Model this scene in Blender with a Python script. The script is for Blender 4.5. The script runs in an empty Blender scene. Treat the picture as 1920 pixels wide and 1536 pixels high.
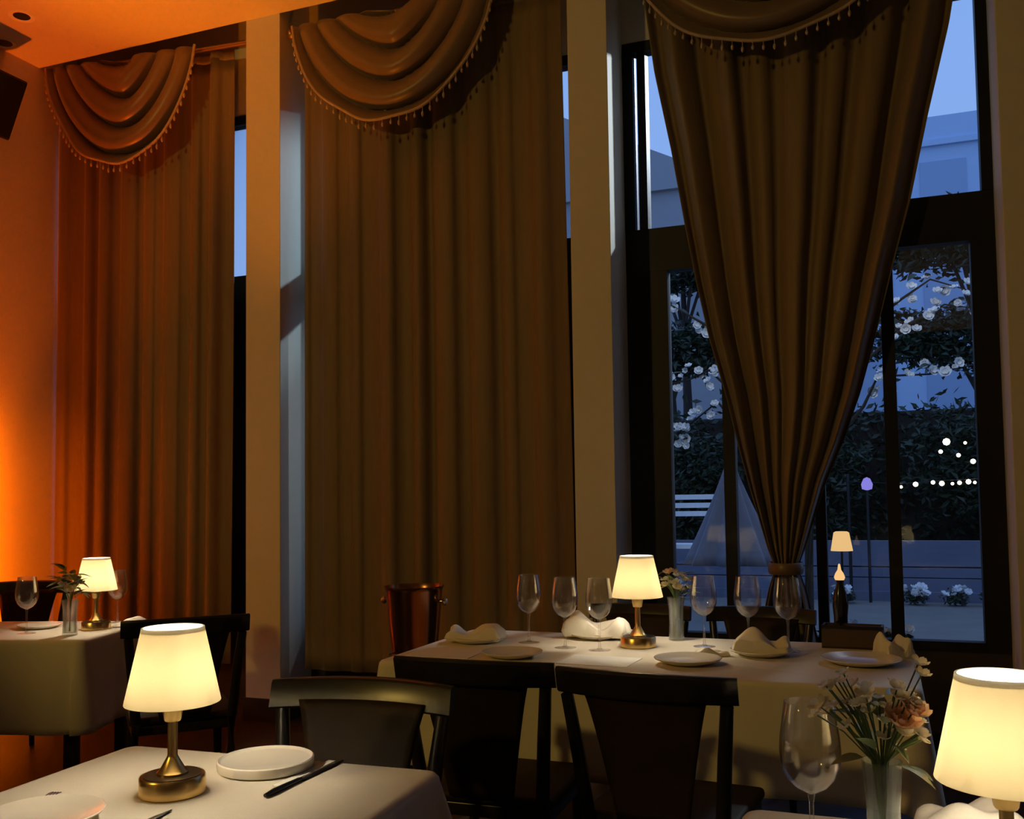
import bpy, bmesh, math, random
from mathutils import Vector, Matrix
from math import sin, cos, pi, radians

SC = bpy.context.scene
COL = SC.collection
R = random.Random(7)

# ------------------------------------------------------------------ materials
def new_mat(name):
    m = bpy.data.materials.new(name)
    m.use_nodes = True
    nt = m.node_tree
    nt.nodes.clear()
    out = nt.nodes.new('ShaderNodeOutputMaterial')
    return m, nt, out


def pbr(name, col, rough=0.6, metal=0.0, var=0.12, scale=30.0, bump=0.0, sheen=0.0, spec=0.5, coat=0.0,
        stretch=(1, 1, 1), emis=None, emis_s=0.0):
    m, nt, out = new_mat(name)
    b = nt.nodes.new('ShaderNodeBsdfPrincipled')
    tc = nt.nodes.new('ShaderNodeTexCoord')
    mp = nt.nodes.new('ShaderNodeMapping')
    mp.inputs['Scale'].default_value = stretch
    nz = nt.nodes.new('ShaderNodeTexNoise')
    nz.inputs['Scale'].default_value = scale
    nz.inputs['Detail'].default_value = 4
    mx = nt.nodes.new('ShaderNodeMix')
    mx.data_type = 'RGBA'
    a = [max(0, c * (1 - var)) for c in col]
    c2 = [min(1, c * (1 + var)) for c in col]
    mx.inputs['A'].default_value = (*a, 1)
    mx.inputs['B'].default_value = (*c2, 1)
    L = nt.links.new
    L(tc.outputs['Object'], mp.inputs['Vector'])
    L(mp.outputs['Vector'], nz.inputs['Vector'])
    L(nz.outputs['Fac'], mx.inputs['Factor'])
    L(mx.outputs['Result'], b.inputs['Base Color'])
    b.inputs['Roughness'].default_value = rough
    b.inputs['Metallic'].default_value = metal
    b.inputs['Specular IOR Level'].default_value = spec
    if sheen:
        b.inputs['Sheen Weight'].default_value = sheen
        b.inputs['Sheen Roughness'].default_value = 0.4
    if coat:
        b.inputs['Coat Weight'].default_value = coat
        b.inputs['Coat Roughness'].default_value = 0.15
    if bump:
        bp = nt.nodes.new('ShaderNodeBump')
        bp.inputs['Strength'].default_value = bump
        bp.inputs['Distance'].default_value = 0.01
        L(nz.outputs['Fac'], bp.inputs['Height'])
        L(bp.outputs['Normal'], b.inputs['Normal'])
    if emis:
        b.inputs['Emission Color'].default_value = (*emis, 1)
        b.inputs['Emission Strength'].default_value = emis_s
    L(b.outputs[0], out.inputs[0])
    return m


def glass_mat(name, ior=1.5, tint=(1, 1, 1), gain=1.0, rough=0.02, cap=1.0, haze=0.0):
    """thin clear glass: what is not reflected goes straight through"""
    m, nt, out = new_mat(name)
    fr = nt.nodes.new('ShaderNodeFresnel')
    fr.inputs['IOR'].default_value = ior
    mu = nt.nodes.new('ShaderNodeMath')
    mu.operation = 'MULTIPLY'
    mu.use_clamp = True
    mu.inputs[1].default_value = gain
    tr = nt.nodes.new('ShaderNodeBsdfTransparent')
    tr.inputs['Color'].default_value = (*tint, 1)
    gl = nt.nodes.new('ShaderNodeBsdfGlossy')
    gl.inputs['Roughness'].default_value = rough
    mx = nt.nodes.new('ShaderNodeMixShader')
    L = nt.links.new
    L(fr.outputs[0], mu.inputs[0])
    mn = nt.nodes.new('ShaderNodeMath')
    mn.operation = 'MINIMUM'
    mn.inputs[1].default_value = cap
    L(mu.outputs[0], mn.inputs[0])
    L(mn.outputs[0], mx.inputs['Fac'])
    if haze:                                    # pale veil mixed in so the glass looks lit
        hz = nt.nodes.new('ShaderNodeMixShader')
        hz.inputs['Fac'].default_value = haze
        df = nt.nodes.new('ShaderNodeBsdfTranslucent')
        df.inputs['Color'].default_value = (.9, .9, .88, 1)
        d2 = nt.nodes.new('ShaderNodeBsdfDiffuse')
        d2.inputs['Color'].default_value = (.9, .9, .88, 1)
        ad = nt.nodes.new('ShaderNodeMixShader')
        L(df.outputs[0], ad.inputs[1])
        L(d2.outputs[0], ad.inputs[2])
        L(tr.outputs[0], hz.inputs[1])
        L(ad.outputs[0], hz.inputs[2])
        L(hz.outputs[0], mx.inputs[1])
    else:
        L(tr.outputs[0], mx.inputs[1])
    L(gl.outputs[0], mx.inputs[2])
    L(mx.outputs[0], out.inputs[0])
    return m


def emit_mat(name, col, s):
    m, nt, out = new_mat(name)
    e = nt.nodes.new('ShaderNodeEmission')
    e.inputs['Color'].default_value = (*col, 1)
    e.inputs['Strength'].default_value = s
    nt.links.new(e.outputs[0], out.inputs[0])
    return m


def shade_mat(name, tcol, dcol, fac):
    """lamp shade cloth: lets a little of the bulb's light through"""
    m, nt, out = new_mat(name)
    tc = nt.nodes.new('ShaderNodeTexCoord')
    nz = nt.nodes.new('ShaderNodeTexNoise')
    nz.inputs['Scale'].default_value = 18
    mx0 = nt.nodes.new('ShaderNodeMix')
    mx0.data_type = 'RGBA'
    mx0.inputs['A'].default_value = (*[c * 0.93 for c in tcol], 1)
    mx0.inputs['B'].default_value = (*tcol, 1)
    t = nt.nodes.new('ShaderNodeBsdfTranslucent')
    d = nt.nodes.new('ShaderNodeBsdfDiffuse')
    d.inputs['Color'].default_value = (*dcol, 1)
    mx = nt.nodes.new('ShaderNodeMixShader')
    mx.inputs['Fac'].default_value = fac
    L = nt.links.new
    L(tc.outputs['Object'], nz.inputs['Vector'])
    L(nz.outputs['Fac'], mx0.inputs['Factor'])
    L(mx0.outputs['Result'], t.inputs['Color'])
    L(d.outputs[0], mx.inputs[1])
    L(t.outputs[0], mx.inputs[2])
    L(mx.outputs[0], out.inputs[0])
    return m


M = dict(
    plaster=pbr('plaster', (.62, .58, .5), .8, var=.04, scale=14, bump=.05),
    ceiling=pbr('ceiling_paint', (.66, .6, .5), .85, var=.03, scale=10),
    floor=pbr('dark_floorboards', (.05, .03, .018), .4, var=.35, scale=6, stretch=(1, 12, 1)),
    frame=pbr('black_frame', (.008, .008, .009), .5, var=.1, spec=.25),
    glass=glass_mat('window_glass', 1.5, (.95, .97, .98), .7),
    crystal=glass_mat('drinking_glass', 1.5, (.98, .98, .98), 1.7, .04, cap=.45, haze=.014),
    vase=glass_mat('vase_glass', 1.5, (.9, .93, .9), 1.6, .06, cap=.4, haze=.09),
    curtain=pbr('taupe_velvet', (.175, .12, .06), .62, var=.18, scale=9, stretch=(6, 6, .4), sheen=.25, bump=.05),
    swag=pbr('taupe_satin', (.17, .115, .068), .4, var=.15, scale=12, sheen=.3, bump=.05),
    bead=pbr('bead_fringe', (.4, .3, .22), .25, var=.2),
    rod=pbr('bronze_rod', (.35, .22, .12), .35, metal=.8),
    brass=pbr('brass', (.78, .55, .22), .28, metal=1, var=.06),
    bronze=pbr('dark_inlay', (.03, .02, .012), .35, metal=.3),
    shade=shade_mat('cream_shade', (1, .93, .74), (.8, .76, .66), .68),
    rim=shade_mat('white_rim', (1, 1, 1), (.85, .85, .85), .5),
    white_plastic=pbr('white_plastic', (.8, .8, .8), .4),
    bulb=emit_mat('lit_bulb', (1, .85, .6), 310),
    cloth=pbr('white_linen', (.68, .63, .54), .85, var=.05, scale=220, bump=.06, sheen=.1),
    linen=pbr('napkin_linen', (.74, .7, .63), .85, var=.05, scale=160, bump=.06),
    paper=pbr('white_paper', (.8, .8, .78), .7, var=.02),
    china=pbr('white_china', (.76, .72, .64), .22, var=.03, scale=8),
    blackwood=pbr('black_lacquer', (.012, .011, .01), .3, var=.3, scale=14, stretch=(1, 1, 6)),
    leather=pbr('dark_brown_leather', (.02, .011, .005), .6, spec=.2, var=.2, scale=40, bump=.1),
    tablewood=pbr('dark_table_wood', (.03, .02, .013), .5, var=.3, scale=10),
    copper=pbr('copper', (.42, .2, .11), .22, metal=1, var=.08),
    knob=pbr('pale_metal_knob', (.75, .68, .6), .25, metal=1),
    steel=pbr('steel', (.6, .6, .58), .25, metal=1, var=.05),
    blacksteel=pbr('black_steel', (.012, .012, .012), .35, metal=.4),
    speaker=pbr('speaker_plastic', (.01, .01, .01), .5),
    green=pbr('leaf_green', (.11, .17, .05), .5, var=.35, scale=40),
    pale=pbr('pale_leaf', (.33, .36, .22), .55, var=.25, scale=40),
    white_petal=shade_mat('white_petal', (.92, .86, .72), (.88, .82, .7), .5),
    cream_petal=shade_mat('cream_petal', (.86, .78, .54), (.8, .7, .48), .5),
    peach_petal=shade_mat('peach_petal', (.95, .66, .45), (.9, .6, .4), .5),
    dark_leaf=pbr('dark_leaf', (.022, .036, .016), .5, var=.6, scale=4),
    bark=pbr('bark', (.03, .022, .016), .9, var=.3, bump=.5),
    outwhite=pbr('outdoor_white_petal', (.8, .8, .8), .6, var=.1),
    paving=pbr('grey_paving', (.17, .15, .13), .8, var=.25, scale=3),
    bluewall=pbr('blue_grey_boards', (.13, .14, .2), .7, var=.12, scale=3, stretch=(.4, 1, 8)),
    facade=pbr('pale_facade', (.45, .58, .78), .8, var=.06, scale=.6, stretch=(1, 1, 4)),
    facade_dark=pbr('grey_facade', (.32, .32, .34), .8, var=.1, scale=.6),
    facglass=pbr('facade_window', (.32, .42, .6), .3, var=.1, scale=.8),
    parasol=pbr('parasol_canvas', (.15, .155, .2), .85, var=.12, scale=8),
    garden_bulb=emit_mat('garden_bulb', (1, .85, .62), 5),
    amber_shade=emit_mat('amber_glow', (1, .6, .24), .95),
    blue_bulb=emit_mat('violet_bulb', (.35, .3, 1), .8),
    orange_glass=pbr('orange_glass', (.75, .2, .04), .2, var=.1),
    box=pbr('dark_walnut', (.075, .045, .025), .45, var=.25, scale=14, stretch=(1, 6, 1)),
    bottle=pbr('dark_bottle', (.01, .012, .01), .15),
)

# ------------------------------------------------------------------ object helpers
def tag(o, label, cat, group=None, kind=None):
    o['label'] = label
    if cat:
        o['category'] = cat
    if group:
        o['group'] = group
    if kind:
        o['kind'] = kind
    return o


def thing(name, label, cat, loc=(0, 0, 0), rz=0.0, group=None):
    o = bpy.data.objects.new(name, None)
    o.empty_display_size = .1
    o.location = loc
    o.rotation_euler = (0, 0, rz)
    COL.objects.link(o)
    return tag(o, label, cat, group)


def obj(name, bm, mat, parent=None, smooth=True, solid=0.0, loc=None, rot=None):
    me = bpy.data.meshes.new(name)
    bm.normal_update()
    bm.to_mesh(me)
    bm.free()
    if smooth:
        for p in me.polygons:
            p.use_smooth = True
        me.set_sharp_from_angle(angle=radians(42))
    me.materials.append(M[mat])
    o = bpy.data.objects.new(name, me)
    COL.objects.link(o)
    if parent:
        o.parent = parent
    if loc is not None:
        o.location = loc
    if rot is not None:
        o.rotation_euler = rot
    if solid:
        s = o.modifiers.new('thickness', 'SOLIDIFY')
        s.thickness = solid
        s.offset = 0
    return o


def dup(root, loc, rz, label, group=None):
    def cp(o, parent):
        c = o.copy()
        COL.objects.link(c)
        if parent:
            c.parent = parent
        for ch in list(o.children):
            cp(ch, c)
        return c
    r = cp(root, None)
    r.location = loc
    r.rotation_euler = (0, 0, rz)
    r['label'] = label
    if group:
        r['group'] = group
    return r


def lathe(prof, n=32, bm=None, mtx=None, close=False):
    bm = bm or bmesh.new()
    rings = []
    for r, z in prof:
        if r < 1e-5:
            rings.append([bm.verts.new((0, 0, z))])
        else:
            rings.append([bm.verts.new((r * cos(2 * pi * i / n), r * sin(2 * pi * i / n), z)) for i in range(n)])
    pairs = list(zip(rings, rings[1:]))
    if close:
        pairs.append((rings[-1], rings[0]))
    vs = [v for g in rings for v in g]
    for a, b in pairs:
        for i in range(n):
            j = (i + 1) % n
            if len(a) == 1 and len(b) == 1:
                continue
            if len(a) == 1:
                bm.faces.new((a[0], b[j], b[i]))
            elif len(b) == 1:
                bm.faces.new((a[i], a[j], b[0]))
            else:
                bm.faces.new((a[i], a[j], b[j], b[i]))
    if mtx is not None:
        bmesh.ops.transform(bm, matrix=mtx, verts=vs)
    return bm


def box(bm, x0, x1, y0, y1, z0, z1, bev=0.0, mtx=None):
    r = bmesh.ops.create_cube(bm, size=1)
    vs = r['verts']
    for v in vs:
        v.co = Vector(((x0 + x1) / 2 + v.co.x * (x1 - x0), (y0 + y1) / 2 + v.co.y * (y1 - y0), (z0 + z1) / 2 + v.co.z * (z1 - z0)))
    if mtx is not None:
        bmesh.ops.transform(bm, matrix=mtx, verts=vs)
    if bev:
        es = list({e for v in vs for e in v.link_edges})
        bmesh.ops.bevel(bm, geom=es, offset=bev, segments=3, profile=.5, affect='EDGES', clamp_overlap=True)
    return bm


def bx(*a, bev=0.0):
    return box(bmesh.new(), *a, bev=bev)


def tube(pts, rad, n=8, bm=None, caps=True, flat=1.0):
    """round bar along points; rad a number or a list"""
    bm = bm or bmesh.new()
    pts = [Vector(p) for p in pts]
    rs = rad if isinstance(rad, (list, tuple)) else [rad] * len(pts)
    rings = []
    up = Vector((0, 0, 1))
    for i, p in enumerate(pts):
        d = (pts[min(i + 1, len(pts) - 1)] - pts[max(i - 1, 0)]).normalized()
        a = d.cross(up)
        if a.length < 1e-3:
            a = d.cross(Vector((0, 1, 0)))
        a.normalize()
        b = a.cross(d).normalized()
        rings.append([bm.verts.new(p + rs[i] * (cos(2 * pi * k / n) * a * flat + sin(2 * pi * k / n) * b)) for k in range(n)])
    for r0, r1 in zip(rings, rings[1:]):
        for k in range(n):
            bm.faces.new((r0[k], r0[(k + 1) % n], r1[(k + 1) % n], r1[k]))
    if caps:
        bm.faces.new(rings[0][::-1])
        bm.faces.new(rings[-1])
    return bm


def grid(f, nu, nv):
    bm = bmesh.new()
    g = [[bm.verts.new(f(i / nu, j / nv)) for i in range(nu + 1)] for j in range(nv + 1)]
    for j in range(nv):
        for i in range(nu):
            bm.faces.new((g[j][i], g[j][i + 1], g[j + 1][i + 1], g[j + 1][i]))
    return bm


def struct(name, bm, mat, label, parent=None, smooth=False):
    o = obj(name, bm, mat, parent, smooth=smooth)
    if parent is None:
        tag(o, label, 'room', kind='structure')
    return o


# ------------------------------------------------------------------ the room
XL, XR, YB, YW, ZC = -5.45, 4.2, -4.5, 5.0, 4.42
SILL, HEAD = .57, 3.95
struct('floor', bx(XL - .2, XR + .2, YB - .2, 5.5, -.12, 0), 'floor', 'dark wooden restaurant floor')
struct('ceiling', bx(XL - .2, XR + .2, YB - .2, YW, ZC, ZC + .9), 'ceiling', 'smooth painted ceiling lit orange')
struct('wall_left', bx(XL - .2, XL, YB - .2, 5.5, 0, 5.3), 'plaster', 'plain plaster wall beside the speaker, lit orange')
struct('wall_right', bx(XR, XR + .2, YB - .2, 5.5, 0, 5.3), 'plaster', 'plain plaster wall closing the room')
struct('wall_back', bx(XL, XR, YB - .2, YB, 0, ZC), 'plaster', 'plain plaster wall opposite the windows')
bm = bx(XL, XR, 5.34, 5.5, HEAD, 5.3)                      # wall above the window heads
struct('wall_window_side', bm, 'plaster', 'strip of dark wall above the window heads')
struct('ceiling_recess', bx(XL, XR, YW, 5.34, 5.1, 5.3), 'ceiling', 'raised ceiling over the curtain rods')
struct('wall_under_windows', bx(XL, XR, 5.34, 5.5, 0, SILL), 'tablewood', 'low wall under the tall windows, shade put into its dark colour')  # dark wood colour stands in for the shade below the curtains
PIL = [(-3.703, -3.449), (-1.556, -1.33), (.576, .81), (2.7, 2.93)]
for k, (a, b) in enumerate(PIL):
    lab = ['square cream pillar between the two fully drawn curtains', 'square cream pillar rising behind the long table lamp',
           'cream pillar at the far side of the gathered curtain', 'cream pillar outside the picture'][k]
    struct('pillar', bx(a, b, YW, 5.345, 0, 5.1, bev=.004), 'plaster', lab)
for a, b in PIL:
    struct('baseboard_pillar', bx(a - .012, b + .012, YW - .014, 5.34, 0, .14), 'tablewood', 'dark baseboard round a cream pillar')
struct('wall_far_side', bx(2.93, XR, 5.2, 5.34, 0, 5.1), 'plaster', 'plain wall past the last pillar')


def window(n, x0, x1, lo, up, label):
    """black framed window: lo / up = pane spans (x0, x1) under and over the transom"""
    w = bpy.data.objects.new('window_%d' % n, None)
    COL.objects.link(w)
    tag(w, label, 'window', kind='structure')
    zt0, zt1 = 2.62, 2.868
    bm = bmesh.new()
    box(bm, x0, x1, 5.335, 5.415, SILL - .03, SILL + .02)
    box(bm, x0, x1, 5.335, 5.415, zt0, zt1)
    box(bm, x0, x1, 5.335, 5.415, HEAD - .04, HEAD + .02)
    for spans, z0, z1 in ((lo, SILL + .02, zt0), (up, zt1, HEAD - .04)):
        xs = [x0] + [v for s in spans for v in s] + [x1]
        for a, b in zip(xs[::2], xs[1::2]):
            if b - a > .004:
                box(bm, a, b, 5.33 if b - a < .12 else 5.337, 5.42, z0, z1)
    obj('window_frame', bm, 'frame', w, smooth=False)
    for spans, z0, z1 in ((lo, SILL + .02, zt0), (up, zt1, HEAD - .04)):
        for a, b in spans:
            obj('window_pane', bx(a, b, 5.372, 5.38, z0, z1), 'glass', w, smooth=False)
    return w


window(1, XL, -3.703, [(-5.4, -4.85), (-4.79, -4.3)], [(-5.4, -4.62), (-4.56, -3.8)],
       'tall black framed window behind the curtain next to the speaker')
window(2, -3.449, -1.556, [(-3.41, -2.9), (-2.84, -2.35), (-2.29, -1.8)], [(-3.41, -2.53), (-2.47, -1.6)],
       'tall black framed window behind the middle curtain')
window(3, -1.33, .576, [(-1.094, -.804), (-.741, -.331), (-.278, .025), (.089, .459)],
       [(-1.268, -1.243), (-1.195, .522)], 'tall black framed window behind the gathered curtain')
window(4, .81, 2.7, [(.85, 1.4), (1.46, 2.0), (2.06, 2.66)], [(.85, 1.7), (1.76, 2.66)],
       'tall black framed window past the last pillar in view')


# ------------------------------------------------------------------ curtains
def fold_profile(u, n, seed, sharp=.6):
    rr = random.Random(seed)
    ph = [rr.uniform(0, 2 * pi) for _ in range(4)]
    w = u + .012 * sin(2 * pi * 3.3 * u + ph[0]) + .008 * sin(2 * pi * 7.1 * u + ph[1])
    s = sin(2 * pi * n * w + ph[2])
    s = math.copysign(abs(s) ** sharp, s)
    return .75 * s + .35 * sin(2 * pi * n * .43 * w + ph[3])


def curtain(x0t, x1t, x0b, x1b, n, amp, seed, label, ztop=4.3):
    t = thing('curtain', label, 'curtain', ((x0b + x1b) / 2, 5.165, 0))
    cx = (x0b + x1b) / 2
    rr = random.Random(seed + 50)
    p = [rr.uniform(0, 6.28) for _ in range(3)]

    def f(u, v):
        z = ztop + (.3 - ztop) * v
        x = (x0t + (x0b - x0t) * v) * (1 - u) + (x1t + (x1b - x1t) * v) * u
        uu = u + .004 * sin(3 * v + p[0]) * sin(pi * u)
        a = amp * (.75 + .4 * sin(pi * v * .9)) * (.8 + .3 * sin(9 * u + p[1]))
        y = a * fold_profile(uu, n, seed)
        return (x - cx, y, z)
    obj('drape', grid(f, 260, 40), 'curtain', t, solid=.004)

    def g(u, v):
        x, y, z = f(u, 0)
        return (x, y * .9, ztop - .01 + .07 * v)
    obj('heading', grid(g, 200, 3), 'curtain', t, solid=.006)
    return t


def rod(x0, x1, z0, z1, label, y=5.085):
    t = thing('curtain_rod', label, 'curtain rod', ((x0 + x1) / 2, y, (z0 + z1) / 2))
    L, dz = (x1 - x0) / 2, (z1 - z0) / 2
    obj('pole', tube([(-L, 0, -dz), (L, 0, dz)], .016, 12), 'rod', t)
    for s in (-1, 1):
        m = Matrix.Translation((s * (L - .03), 0, s * dz)) @ Matrix.Rotation(pi / 2, 4, 'Y')
        obj('bracket', lathe([(0, -.012), (.032, -.012), (.036, 0), (.032, .012), (0, .012)], 20, mtx=m), 'rod', t)
    return t


rod(-5.44, -3.706, 4.41, 4.325, 'bronze curtain rod above the curtain beside the speaker')
rod(-3.446, -1.559, 4.315, 4.315, 'bronze curtain rod above the middle curtain')
rod(-1.327, .573, 4.315, 4.315, 'bronze curtain rod above the gathered curtain')
curtain(-5.435, -3.93, -5.44, -3.96, 8, .034, 3, 'brown floor-length curtain hanging next to the orange wall')
curtain(-3.365, -1.65, -3.375, -1.615, 8.5, .034, 11, 'brown floor-length curtain hanging between the two pillars', ztop=4.27)


def swag(cx, hw, depth, ztop, label, tilt=0.0, seed=1, y0=5.035):
    t = thing('curtain_swag', label, 'swag', (cx, y0, ztop))
    rr = random.Random(seed)
    NF = 3.3
    jit = [rr.uniform(-.06, .06) for _ in range(6)]

    def f(u, v):
        s = 2 * u - 1
        k = (v + .012 * sin(23 * u + seed) * v)
        W = hw * (.22 + .78 * k ** .8)
        e = 1.35 + .75 * k                      # inner folds V-shaped, outer ones round
        q = 1.0 - .36 * k
        D = depth * (.06 + .94 * k ** .85)
        sk = .05 * (1 - k) + jit[1]
        prof = max(0.0, 1 - abs(s) ** e) ** q
        x = W * s + sk * depth * prof
        z = -D * prof - .01
        roll = abs(sin(pi * (NF * k + .25 * s * (1 - k)))) ** .75     # round rolls with sharp creases between
        env = (.3 + .7 * prof ** .6)
        y = -.02 - .03 * prof - .1 * (roll - .6) * env
        z += -.04 * (roll - .5) * prof
        z += tilt * x
        return Vector((x, y, z))
    obj('swag_cloth', grid(f, 90, 90), 'swag', t, solid=.004)
    edge = [f(i / 80, 1.0) for i in range(81)]
    obj('edge_braid', tube([(p.x, p.y - .004, p.z) for p in edge], .009, 8), 'bead', t)
    # bead drops hang from the edge, evenly along its length
    acc, L = [0], 0
    for a, b in zip(edge, edge[1:]):
        L += (b - a).length
        acc.append(L)
    n = 40
    first = None
    for k in range(n):
        d = L * (k + .5) / n
        i = max(j for j in range(len(acc)) if acc[j] <= d)
        i = min(i, 79)
        w = (d - acc[i]) / max(1e-6, acc[i + 1] - acc[i])
        p = edge[i].lerp(edge[i + 1], w)
        ln = .062 + rr.uniform(-.012, .012)
        if first is None:
            first = obj('bead_drop', lathe([(0, 0), (.0022, -.002), (.0022, -.03), (.007, -.036), (.0085, -.046), (.006, -.056), (0, -.062)], 8), 'bead', t)
            o = first
        else:
            o = first.copy()
            COL.objects.link(o)
            o.parent = t
        o.location = (p.x, p.y - .008, p.z)
        o.scale = (1, 1, ln / .062)
    return t


swag(-4.75, .64, .735, 4.385, 'draped brown swag with bead fringe over the curtain next to the orange wall', tilt=-.05, seed=2)
swag(-2.68, .685, .70, 4.33, 'draped brown swag with bead fringe over the middle curtain', seed=5)
swag(-.46, .76, .63, 4.33, 'draped brown swag with bead fringe over the gathered curtain', seed=9)

# gathered curtain, tied low
EDG = [(4.28, -1.2, .47), (4.084, -1.15, .46), (3.7, -1.105, .39), (3.24, -1.02, .275), (2.818, -.955, .18), (2.5, -.902, .09), (2.18, -.838, .006),
       (1.86, -.755, -.085), (1.6, -.70, -.18), (1.4, -.652, -.268), (1.2, -.60, -.335), (1.05, -.56, -.385), (.985, -.535, -.41),
       (.95, -.532, -.414), (.85, -.565, -.38), (.6, -.62, -.33), (.3, -.65, -.3), (.06, -.66, -.29)]


def edge_at(z):
    for (z0, a0, b0), (z1, a1, b1) in zip(EDG, EDG[1:]):
        if z1 <= z <= z0:
            w = (z0 - z) / (z0 - z1)
            return a0 + (a1 - a0) * w, b0 + (b1 - b0) * w
    return EDG[-1][1:] if z < 1 else EDG[0][1:]


t = thing('curtain', 'brown curtain drawn in to a point and tied low at the window', 'curtain', (-.47, 5.19, 0))


def f3(u, v):
    z = 4.28 + (.06 - 4.28) * v
    a, b = edge_at(z)
    w = b - a
    k = min(1, w / 1.67)
    x = a + w * u
    am = .03 * (.45 + .55 * k) + .012
    y = am * fold_profile(u, 7.5, 23, .7)
    hem = math.exp(-((min(u, 1 - u) - .07) / .035) ** 2)       # turned-in hem roll down each edge
    y += -.055 * hem - .03 * math.exp(-((u - .5) / .3) ** 2) * (1 - k)
    y += .04 * math.exp(-((min(u, 1 - u) - .15) / .03) ** 2)
    bulge = .05 * (1 - k) * cos(pi * (u - .5)) ** 1
    return (x + .47, y - bulge, z)


obj('drape', grid(f3, 240, 90), 'curtain', t, solid=.004)
obj('heading', grid(lambda u, v: (-.73 + 1.67 * u, .03 * fold_profile(u, 7.5, 23), 4.27 + .07 * v), 160, 3), 'curtain', t, solid=.006)
o = obj('curtain_tieback', lathe([(.082, -.03), (.088, -.02), (.09, 0), (.088, .02), (.082, .03), (.076, .02), (.076, -.02)], 28, close=True), 'swag')
o.location = (-.472, 5.13, .965)
o.scale = (1, 1.25, 1)
tag(o, 'brown cloth tieback cinching the gathered curtain', 'tieback')

# ------------------------------------------------------------------ table lamp
def make_lamp(label, loc, group='cordless brass table lamps'):
    t = thing('table_lamp', label, 'lamp', loc, 0, group)
    obj('lamp_base', lathe([(0, 0), (.066, 0), (.069, .003), (.069, .037), (.066, .041), (.06, .041)], 48), 'brass', t)
    o = obj('base_inlay', lathe([(0, .0405), (.061, .0405), (.061, .0425), (0, .0425)], 40), 'bronze', t)
    o['label'] = 'dark inlay on top of the brass base'
    obj('lamp_stem', lathe([(0, .042), (.033, .0425), (.033, .047), (.027, .052), (.0125, .078), (.0105, .083), (.0105, .17), (0, .17)], 28), 'brass', t)
    obj('lamp_socket', lathe([(0, .155), (.016, .155), (.018, .158), (.0235, .19), (.0235, .215), (.012, .217), (0, .217)], 28), 'brass', t)
    obj('lamp_shade', lathe([(.0985, .196), (.1, .195), (.1005, .196), (.066, .353), (.065, .354), (.064, .353)], 56, close=True), 'shade', t)
    o = obj('shade_rim', lathe([(.0665, .347), (.0672, .347), (.0658, .3565), (.062, .3565), (.0625, .352)], 56, close=True), 'rim', t)
    o['label'] = 'white rim along the top of the shade'
    ring = bmesh.new()
    for k in range(3):
        a = 2 * pi * k / 3
        tube([(0, 0, .213), (.035 * cos(a), .035 * sin(a), .213), (.0935 * cos(a), .0935 * sin(a), .218)], .0015, 6, bm=ring)
    obj('shade_carrier', ring, 'brass', t)
    obj('light_bulb', lathe([(0, .218), (.011, .22), (.019, .238), (.021, .25), (.017, .265), (.008, .273), (0, .275)], 14), 'bulb', t)
    return t


LAMP = make_lamp('lit brass lamp with cream shade on the small table with one flat plate', (-1.449, 1.701, .715))
dup(LAMP, (-.911, 3.726, .7525), .6, 'lit brass lamp with cream shade amid glasses on the long table')
dup(LAMP, (-3.703, 3.783, .715), 1.1, 'lit brass lamp on the table by the orange wall')
dup(LAMP, (.162, 1.66, .703), 2.0, 'largest lit lamp, with cream shade, cut by the picture edge')

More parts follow.
